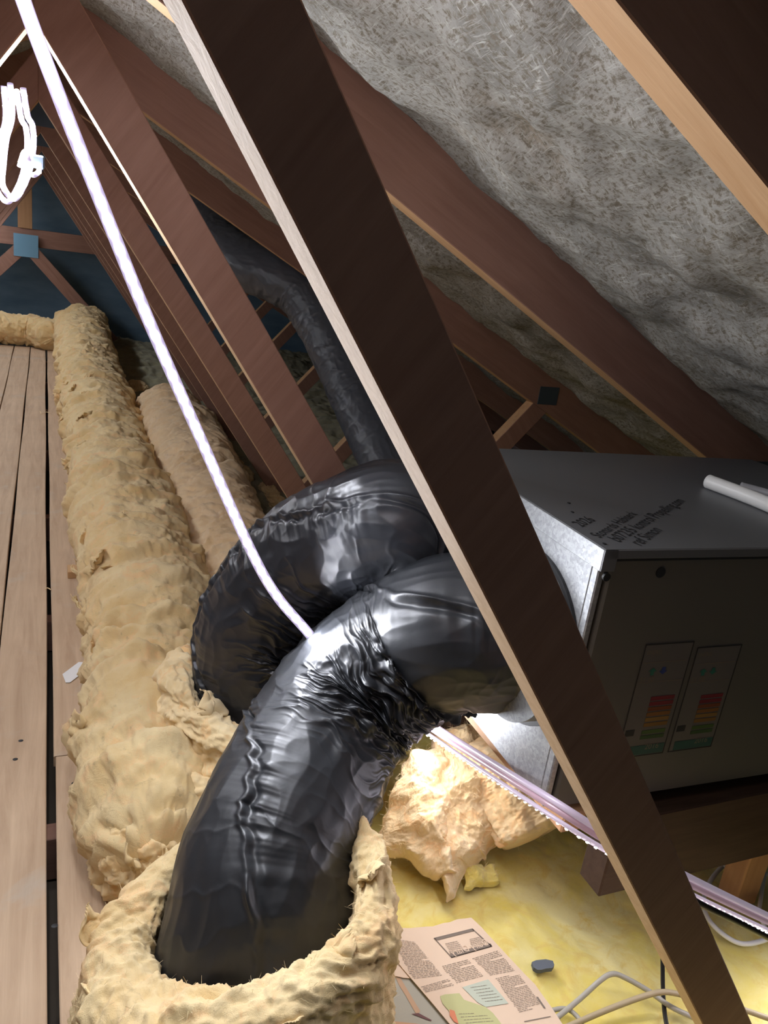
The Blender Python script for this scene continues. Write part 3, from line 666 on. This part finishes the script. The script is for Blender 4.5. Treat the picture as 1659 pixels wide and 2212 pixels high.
# bearers below the unit
def ybear(y0, y1, x0, x1, z0, z1, nm, lb, mat=M_raw, grp='timber bearers under the unit'):
    o = box(nm, (x0, y0, z0 + H), (x1, y1, z1 + H), mat, ch=.002); tag(o, lb, 'timber', grp); return o
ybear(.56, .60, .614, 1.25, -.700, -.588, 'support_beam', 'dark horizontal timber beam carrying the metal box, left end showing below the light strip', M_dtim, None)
ybear(.575, .99, .545, .578, -.603, -.577, 'bearer', 'timber bearer under the left edge of the metal box', M_post)
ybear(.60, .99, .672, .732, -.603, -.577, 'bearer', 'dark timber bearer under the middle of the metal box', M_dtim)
ybear(.63, .99, .732, .748, -.603, -.577, 'bearer', 'pale cut bearer end showing between the dark bearers under the metal box')
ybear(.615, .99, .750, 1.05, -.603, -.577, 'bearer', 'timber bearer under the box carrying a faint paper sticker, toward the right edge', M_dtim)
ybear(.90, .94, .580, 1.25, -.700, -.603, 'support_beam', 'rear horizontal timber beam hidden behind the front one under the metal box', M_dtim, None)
ybear(.60, .635, .93, .975, -.842, -.700, 'support_post', 'short timber post under the support beam at the right edge', M_post, None)

# ------------------------------------------------------------------ torn batts beside the unit
def slab(name, c4, th, mat, label, seed, bulge=.02, n=(170, 170), nfib=2000, edge_noise=.012):
    a, b_, c, d = [np.array(x, float) for x in c4]; nu, nv = n
    u = np.linspace(0, 1, nu); v = np.linspace(0, 1, nv); V_, U_ = np.meshgrid(v, u, indexing='ij')
    base = a * ((1 - U_) * (1 - V_))[..., None] + b_ * (U_ * (1 - V_))[..., None] + c * (U_ * V_)[..., None] + d * ((1 - U_) * V_)[..., None]
    nrm = np.cross(b_ - a, d - a); nrm /= np.linalg.norm(nrm)
    if nrm @ (base.mean((0, 1)) - np.array([0, 0, H])) > 0: nrm = -nrm
    en = np.stack([fbm(base * 18 + seed, 3), fbm(base * 18 + seed + 9, 3), fbm(base * 18 + seed + 19, 3)], -1) * edge_noise
    base = base + en
    rim = np.minimum(np.minimum(U_, 1 - U_), np.minimum(V_, 1 - V_)); rn = np.sqrt(np.clip(1 - (1 - np.clip(rim / .10, 0, 1)) ** 2, 0, 1))
    top = base + nrm * (rn * th / 2 + bulge * np.sin(math.pi * U_) * np.sin(math.pi * V_))[..., None]
    bot = base - nrm * (rn * th / 2)[..., None]
    N = np.broadcast_to(nrm, top.shape)
    top = woolify(top, N * rn[..., None], amp=.008, seed=seed, crease=.005, cfr=(8, 8, 6), torn=.006, fine=.0016)
    for A in (top, bot): A[..., 2] = np.maximum(A[..., 2], ZBD - .006)
    P = np.concatenate([top.reshape(-1, 3), bot.reshape(-1, 3)]); F = grid_faces(nv, nu).tolist() + (grid_faces(nv, nu, flip=True) + nu * nv).tolist()
    g = np.arange(nu * nv).reshape(nv, nu); ring = np.concatenate([g[0, :-1], g[:-1, -1], g[-1, :0:-1], g[:0:-1, 0]])
    for i in range(len(ring)): p, q = ring[i], ring[(i + 1) % len(ring)]; F.append([p, q, q + nu * nv, p + nu * nv])
    th_ = thing(name, (*base.mean((0, 1))[:2], ZBD), label, 'insulation')
    mesh('wool_body', P, F, mat, th_, smooth=True)
    if nfib: fibres(th_, top, N, nfib, seed=seed, ln=.006)
    return th_
slab('torn_insulation_batt', [at(935, 1590, d=1.24), at(1045, 1555, d=1.25), at(1090, 1810, Z=-.80), at(960, 1945, Z=-.835)], .05, M_clean, 'torn pale wool batt leaning against the side of the metal box', 21, bulge=.018)
slab('torn_insulation_batt', [at(860, 1660, d=1.20), at(960, 1600, d=1.22), at(985, 1900, Z=-.82), at(815, 1845, Z=-.825)], .045, M_clean, 'ragged front flap of wool batt beside the nearest duct, above the newspaper', 23, bulge=.022, edge_noise=.014)
def halfroll():
    p0 = at(1168, 1806, Z=-.782); p1 = at(1062, 1600, Z=-.70); r0 = .062
    S, s = spline([p0, p0 * .5 + p1 * .5, p1], 160); T, N, B = frames(S); k = 150; a = np.linspace(0, 2 * math.pi, k, endpoint=False)
    R = np.full(160, r0); R *= np.sqrt(np.clip(1 - (1 - np.clip(s / .012, 0, 1)) ** 2, .002, 1))
    D = np.cos(a)[None, :, None] * N[:, None] * .92 + np.sin(a)[None, :, None] * B[:, None] * 1.15
    P = S[:, None] + R[:, None, None] * D; P = woolify(P, D * np.minimum(1, R / r0 * 1.2)[:, None, None], amp=.006, seed=31, crease=.007, cfr=(20, 5, 20), fine=.0022)
    P[..., 2] = np.maximum(P[..., 2], ZBD - .008)
    th = thing('rolled_insulation', (*S.mean(0)[:2], ZBD), 'neatly cut half round wool roll poking out from under the metal box', 'insulation')
    mesh('wool_body', P.reshape(-1, 3), grid_faces(160, k, cv=True, flip=True).tolist() + [list(range(k))], M_clean, th, smooth=True); fibres(th, P, D, 900, seed=31, ln=.0055)
halfroll()
slab('yellow_insulation_scrap', [at(1010, 1880, Z=-.825), at(1078, 1870, Z=-.825), at(1082, 1905, Z=-.835), at(1000, 1925, Z=-.835)], .02, M_yel, 'small yellow wool scrap at the foot of the torn batt', 33, bulge=.004, n=(60, 60), nfib=100)
for k, (a, b_, lb) in enumerate((((270, 825), (325, 850), 'pale loose wool scrap beyond the end of the shorter roll'), ((492, 960), (545, 1060), 'pale loose wool scrap on the dusty layer left of the timber webs'), ((560, 1050), (610, 1090), 'pale loose wool scrap just behind the middle duct'))):
    c = at((a[0] + b_[0]) / 2, (a[1] + b_[1]) / 2, Z=-.785); e = at(b_[0], b_[1], Z=-.785); r = np.linalg.norm((e - c)[:2])
    lump('insulation_scrap', tuple(c), (max(.02, abs(e - c)[0]), max(.035, min(.2, abs(e - c)[1])), .018), M_wool, lb, 40 + k, nfib=200, n=(90, 70), torn=.01, amp=.012)

# ------------------------------------------------------------------ light strips
def strip(name, pts, label, r=.0028, lum=True, width=.0062, n=260, led_every=.0145, group='light strips', mat_s=None, mat_l=None, face=None):
    S, s = spline(pts, n); T = np.gradient(S, axis=0); T /= np.linalg.norm(T, axis=1)[:, None]
    view = np.array([0, 0, H]) - S if face is None else np.broadcast_to(np.array(face, float), S.shape)
    Bd = np.cross(T, view); Bd /= np.linalg.norm(Bd, axis=1)[:, None]; Nn = np.cross(Bd, T)
    k = 12; a = np.linspace(0, 2 * math.pi, k, endpoint=False)
    P = S[:, None] + (np.cos(a) * width)[None, :, None] * Bd[:, None] + (np.sin(a) * r)[None, :, None] * Nn[:, None]
    th = thing(name, S[-1], label, 'light strip', group)
    mesh('clear_sleeve', P.reshape(-1, 3), grid_faces(n, k, cv=True).tolist() + [list(range(k)), list(range(n * k - 1, n * k - k - 1, -1))], mat_s or M_sleeve, th, smooth=True)
    if lum:
        V = []; F = []
        for q in np.arange(led_every / 2, s[-1], led_every):
            i = int(np.searchsorted(s, q)); i = min(i, n - 1); c = S[i] + Nn[i] * (r + .0006); w2 = .0032 if face is None else .0020
            b0 = len(V)
            for j in range(8):
                t_ = j * math.pi / 4; V.append(c + w2 * (math.cos(t_) * Bd[i] + math.sin(t_) * T[i]))
            V.append(c + Nn[i] * .0012)
            F += [[b0 + j, b0 + (j + 1) % 8, b0 + 8] for j in range(8)]
        o = mesh('light_chips', V, F, mat_l or M_led, th); o['kind'] = 'stuff'
    return th
apex = CZ(-.005, .62, .235)
strip('light_strip', [CZ(.06, .42, .30 - .05), CZ(-.035, .70, .20), at(50, 0, Y=.80), at(130, 215, Y=.80), at(215, 430, Y=.81), at(320, 690, Y=.82), at(430, 940, Y=.83), at(540, 1185, Y=.84), at(600, 1290, Y=.845), at(682, 1388, Y=.85), CZ(.40, .87, -.60), CZ(.50, .88, -.66)],
      'brilliant white light strip stretched from the ridge down to the ducts')
lo = [at(905, 1570, Y=.87), at(935, 1592, Y=.85), at(1060, 1676, Y=.68), at(1190, 1762, Y=.548), at(1300, 1832, Y=.505), at(1420, 1895, Y=.485), at(1520, 1945, Y=.475), at(1659, 2010, Y=.47), at(1800, 2075, Y=.47)]
strip('light_strip', lo, 'lit light strip at the lower edge of the bundle sagging below the metal box', width=.0042, r=.0025, mat_s=emit('led_sleeve_low', (.86, .72, .92), .35, (.30, .25, .30)), mat_l=M_led_low, led_every=.012, face=(-.35, -.75, -.6))
for k, (dz, lb) in enumerate(((.0085, 'faintly glowing pinkish light strip without chips, in the middle of the bundle below the metal box'), (.0165, 'faintly glowing light strip without chips, topmost in the bundle below the metal box'))):
    strip('light_strip', [p + np.array([0.002, 0.004, dz]) for p in lo], lb, width=.0038, r=.003, lum=False, mat_s=M_sleeve_dim if k == 0 else emit('led_sleeve_mid', (.85, .72, .9), 0.2, (.40, .32, .40)))  # no chips here, the sleeve material itself gives a faint glow
strip('light_strip', [CZ(-.40, .80, -.02), CZ(-.42, 1.6, -.04), CZ(-.42, 2.6, -.02), CZ(-.42, 3.6, -.04), CZ(-.42, 5.7, -.02)], 'added light strip out of view along the left webs, lighting the boards', led_every=.03, n=400, face=(.15, .25, -1), mat_l=emit('led_chip_added_run', (.92, .94, 1), LED_POWER * 6.0, one_sided=True))  # unseen strip added at left to brighten the floorboards
# hanging coil of strip near the ridge
co = [(22, 180), (26, 250), (14, 300), (8, 350), (6, 400), (30, 430), (52, 400), (66, 360), (73, 310), (70, 270), (60, 250), (50, 190)]
strip('light_strip_coil', [at(x, y, Y=1.18 + .02 * math.sin(i)) for i, (x, y) in enumerate(co)], 'glowing coil of spare light strip hanging near the ridge at far left', width=.0035, r=.003, n=200, group=None)
strip('light_strip_coil', [at(x - 14, y + 6, Y=1.20) for i, (x, y) in enumerate(co)], 'second glowing loop of the coil, behind the first and nearer the left edge', width=.0035, r=.003, n=200, group=None)
strip('light_strip', [at(42, 360, Y=1.16), at(52, 330, Y=1.15), at(62, 345, Y=1.15), at(60, 368, Y=1.16), at(72, 378, Y=1.16), at(84, 370, Y=1.17), at(86, 352, Y=1.17)], 'short bright loop with a plug beside the coil near the ridge', width=.003, r=.002, n=120)
o = box('cable_connector', tuple(at(82, 350, Y=1.19) - .008), tuple(at(82, 350, Y=1.19) + .008), M_plate, ch=.002); tag(o, 'small grey connector joining the strip loop near the ridge', 'connector')

# ------------------------------------------------------------------ cables
def cable(name, px, Z, r, mat, label, zs=None, n=120):
    pts = [at(x, y, Z=(Z if zs is None else zs[i])) for i, (x, y) in enumerate(px)]
    o = tube(name, pts, r, mat, n=n, k=12); tag(o, label, 'cable'); return o
cable('grey_cable', [(1150, 2240), (1206, 2196), (1250, 2160), (1298, 2117), (1322, 2104), (1346, 2110), (1400, 2140), (1450, 2175), (1520, 2208), (1600, 2245)], 0, .0032, M_cable, 'grey cable bent in a peak on the yellow wool beside the newspaper', zs=[-.834, -.834, -.828, -.81, -.805, -.81, -.822, -.828, -.830, -.832])
cable('beige_cable', [(1180, 2235), (1235, 2214), (1310, 2182), (1385, 2154), (1432, 2143), (1480, 2150), (1560, 2166), (1660, 2200)], 0, .0034, M_cableb, 'beige cable crossing over the grey and black cables', zs=[-.83, -.825, -.812, -.802, -.80, -.808, -.82, -.828])
cable('grey_cable', [(1150, 2196), (1195, 2182), (1225, 2180), (1250, 2200), (1262, 2230)], -.836, .0028, M_cable, 'short grey cable end curling out beside the newspaper corner')
cable('black_cable', [(1428, 2020), (1431, 2064), (1432, 2130), (1436, 2190), (1446, 2240)], -.832, .0028, M_cablek, 'thin black cable running straight down at the foot of the nearest truss web')
cable('white_cable', [(1590, 1850), (1552, 1880), (1528, 1915), (1520, 1950), (1530, 1985), (1562, 2018), (1600, 2038), (1640, 2034), (1668, 2018), (1690, 1970)], -.832, .0034, M_white, 'white cable coiled in a wide loop on the yellow wool at right')
cable('white_cable', [(1560, 1868), (1590, 1884), (1630, 1890), (1680, 1886)], -.830, .0030, M_white, 'white cable loop peeking out just below the support beam')
cable('white_cable', [(1625, 1868), (1650, 1882), (1644, 1935), (1640, 1975), (1652, 2000), (1662, 2030)], -.828, .0030, M_white, 'white cable passing in front of the short post at the right edge')
o = tube('black_cable', [at(1440, 1905, Y=.468), at(1512, 1952, Y=.462), at(1590, 1990, Y=.455), at(1665, 2028, Y=.45), at(1760, 2075, Y=.45)], .0036, M_cablek, n=60, k=12); tag(o, 'thick black cable hanging along the light strip bundle at right', 'cable')

# ------------------------------------------------------------------ newspaper
def cp(x, y, z=-.8305): return at(790 + x * .2592, 1960 + y * .2592, Z=z)
def sheet(name, outline, z, mat, parent=None, th=.0008):
    top = np.array([cp(x, y, z) for x, y in outline]); n = len(top); bot = top - np.array([0, 0, th])
    return mesh(name, np.concatenate([top, bot]), [list(range(n)), list(range(2 * n - 1, n - 1, -1))] + [[i, (i + 1) % n, n + (i + 1) % n, n + i] for i in range(n)], mat, parent)
page = [(165, 140), (190, 150), (240, 178), (300, 172), (380, 172), (500, 160), (560, 158), (650, 130), (700, 124), (760, 100), (830, 92), (880, 85), (960, 160), (1050, 260), (1180, 400), (1330, 560), (1410, 640), (1480, 740), (1560, 850), (1640, 972), (1740, 1120), (840, 1160), (700, 972), (540, 780), (370, 582), (300, 500), (210, 380), (175, 260)]
NZ = -.828
NP = thing('newspaper_page', tuple(cp(900, 600, NZ)), 'torn yellowed newspaper page with columns and a green map', 'newspaper')
pg = sheet('page', page, NZ, M_news, NP)
def lines(parent, q, n, z, mat, seed, wgt=.55, name='printed_column'):
    rg = random.Random(seed); V = []; F = []; q = [np.array(p, float) for p in q]
    for i in range(n):
        v = (i + .3) / n; v2 = v + wgt / n * .55; L0 = q[0] * (1 - v) + q[3] * v; R0 = q[1] * (1 - v) + q[2] * v; L1 = q[0] * (1 - v2) + q[3] * v2; R1 = q[1] * (1 - v2) + q[2] * v2
        u = rg.uniform(0, .06)
        end = 1 if rg.random() > .15 else rg.uniform(.4, .9)
        while u < end:
            w_ = min(rg.uniform(.05, .18), end - u); b0 = len(V)
            for A, B2, uu in ((L0, R0, u), (L0, R0, u + w_), (L1, R1, u + w_), (L1, R1, u)): V.append(cp(*(A * (1 - uu) + B2 * uu), z))
            F.append([b0, b0 + 1, b0 + 2, b0 + 3]); u += w_ + .025
    return mesh(name, V, F, mat, parent)
zi = NZ + .0006
for j, (q, n) in enumerate(((((215, 258), (410, 285), (640, 570), (390, 600)), 24), (((455, 660), (690, 592), (740, 650), (500, 712)), 5), (((620, 490), (850, 430), (985, 575), (755, 635)), 12),
        (((880, 425), (1100, 355), (1245, 530), (1040, 570)), 14), (((1075, 590), (1270, 545), (1480, 830), (1275, 880)), 23), (((655, 300), (760, 275), (840, 370), (700, 385)), 7), (((860, 262), (960, 240), (1000, 300), (880, 330)), 5))):
    lines(pg, q, n, zi, M_print, j)
def poly(parent, pts, z, mat, name): 
    V = [cp(x, y, z) for x, y in pts]; return mesh(name, V, [list(range(len(V)))], mat, parent)
def frame(parent, q, t_, z, mat, name):
    q = np.array(q, float); c = q.mean(0); V = [cp(*p, z) for p in q] + [cp(*(p + (c - p) * t_), z) for p in q]
    return mesh(name, V, [[i, (i + 1) % 4, 4 + (i + 1) % 4, 4 + i] for i in range(4)], mat, parent)
frame(pg, [(565, 255), (890, 175), (1055, 325), (715, 420)], .05, zi, M_print, 'printed_box')
poly(pg, [(570, 258), (892, 178), (905, 195), (590, 275)], zi, M_print, 'printed_band'); poly(pg, [(700, 385), (1040, 300), (1055, 325), (715, 420)], zi, M_print, 'printed_band')
text('Dairy Diary', cp(1030, 312, zi), cp(725, 405, zi), cp(900, 100) - cp(900, 400), 1.2, M_news, pg, 'box_title', 0, nrm=(0, 0, 1), lift=.0003)
M_mapb = plain('map_blue_print', (.50, .54, .42), .9, spec=.1); M_mapg = plain('map_green_print', (.50, .50, .24), .9, spec=.1); M_mapr = plain('map_red_print', (.70, .26, .14), .9, spec=.1)
poly(pg, [(805, 665), (1020, 600), (1190, 800), (1000, 830), (930, 790)], zi, M_mapb, 'printed_map')
poly(pg, [(620, 740), (660, 725), (780, 715), (820, 770), (1000, 830), (1060, 880), (1100, 930), (1160, 1010), (800, 1040), (770, 972), (700, 870), (640, 800)], zi + .0002, M_mapg, 'printed_map')
poly(pg, [(700, 850), (740, 862), (775, 972), (735, 950), (700, 900)], zi + .0004, M_mapr, 'printed_map')
lines(pg, [(860, 660), (1000, 640), (1160, 780), (1000, 800)], 6, zi + .0003, M_print, 30, .25); lines(pg, [(770, 880), (980, 870), (1080, 960), (830, 980)], 4, zi + .0004, M_print, 31, .25)
poly(pg, [(1420, 745), (1436, 745), (1500, 840), (1484, 840)], zi, M_print, 'printed_rule'); poly(pg, [(1320, 948), (1540, 905), (1542, 912), (1322, 955)], zi, M_print, 'printed_rule')
NQ = thing('newspaper_page', tuple(cp(250, 420, NZ)), 'narrow newspaper flap tucked under the wool collar, left of the torn page', 'newspaper')
fl = sheet('page', [(170, 150), (165, 250), (115, 330), (108, 420), (116, 510), (180, 548), (250, 572), (310, 585), (385, 592), (320, 500), (230, 380), (190, 250)], NZ - .0012, M_news, NQ)
lines(fl, [(140, 300), (205, 262), (320, 520), (122, 430)], 17, NZ - .0005, M_print, 50)
NR = thing('picture_page', tuple(cp(300, 800, NZ - .002)), 'faded magazine page with a picture of a wooden oar, beneath the newspaper', 'magazine page')
pc = sheet('page', [(105, 510), (380, 585), (560, 790), (720, 985), (860, 1180), (20, 1180), (30, 830), (100, 740)], NZ - .003, plain('faded_picture_print', (.42, .40, .31), .85, spec=.15), NR)
poly(pc, [(250, 585), (290, 590), (350, 690), (455, 865), (440, 885), (415, 880), (330, 730), (280, 650)], NZ - .0026, plain('picture_oar_print', (.52, .34, .20), .85), 'picture_oar')
poly(pc, [(380, 888), (440, 880), (550, 940), (545, 948), (480, 925), (430, 905)], NZ - .0024, plain('picture_shadow_print', (.15, .07, .06), .85), 'picture_shape')
poly(pc, [(90, 940), (300, 955), (480, 975), (560, 1180), (40, 1180)], NZ - .0025, plain('picture_ground_print', (.55, .33, .18), .85), 'picture_ground')
# ------------------------------------------------------------------ small loose things
sc = [(1385, 455), (1420, 440), (1500, 432), (1560, 445), (1572, 480), (1555, 505), (1500, 510), (1465, 520), (1430, 520), (1400, 500)]
o = sheet('felt_scrap', sc, -.834, plain('grey_felt_scrap', (.13, .15, .17), .9), None, th=.006); tag(o, 'small blue grey felt scrap lying on the yellow wool', 'scrap')
tg = [at(x, y, Z=-.838) for x, y in ((135, 1456), (142, 1474), (151, 1474), (184, 1449), (183, 1430), (170, 1430))]; k = len(tg)
o = mesh('paper_tag', np.array(tg + [p - np.array([0, 0, .0008]) for p in tg]), [list(range(k)), list(range(2 * k - 1, k - 1, -1))] + [[i, (i + 1) % k, k + (i + 1) % k, k + i] for i in range(k)], M_paper)
tag(o, 'white paper tag with clipped corners lying on the floorboard', 'tag')
p = at(152, 1250, Z=-.84); o = box('wood_offcut', (p[0] - .006, p[1], ZBD), (p[0] + .030, p[1] + .045, ZBD + .018), M_raw, ch=.001); tag(o, 'small wooden offcut half under the long wool roll', 'offcut')
def curl(pts, label):
    o = tube('wood_shaving', [at(x, y, Z=-.836) for x, y in pts], .0012, M_fib, n=24, k=6); tag(o, label, 'shaving')
curl([(86, 888), (90, 894), (100, 890), (108, 893)], 'dark curled shaving across the wide board gap, far down the boards'); curl([(98, 1272), (103, 1270), (110, 1274)], 'pale shaving caught in the wide board gap')
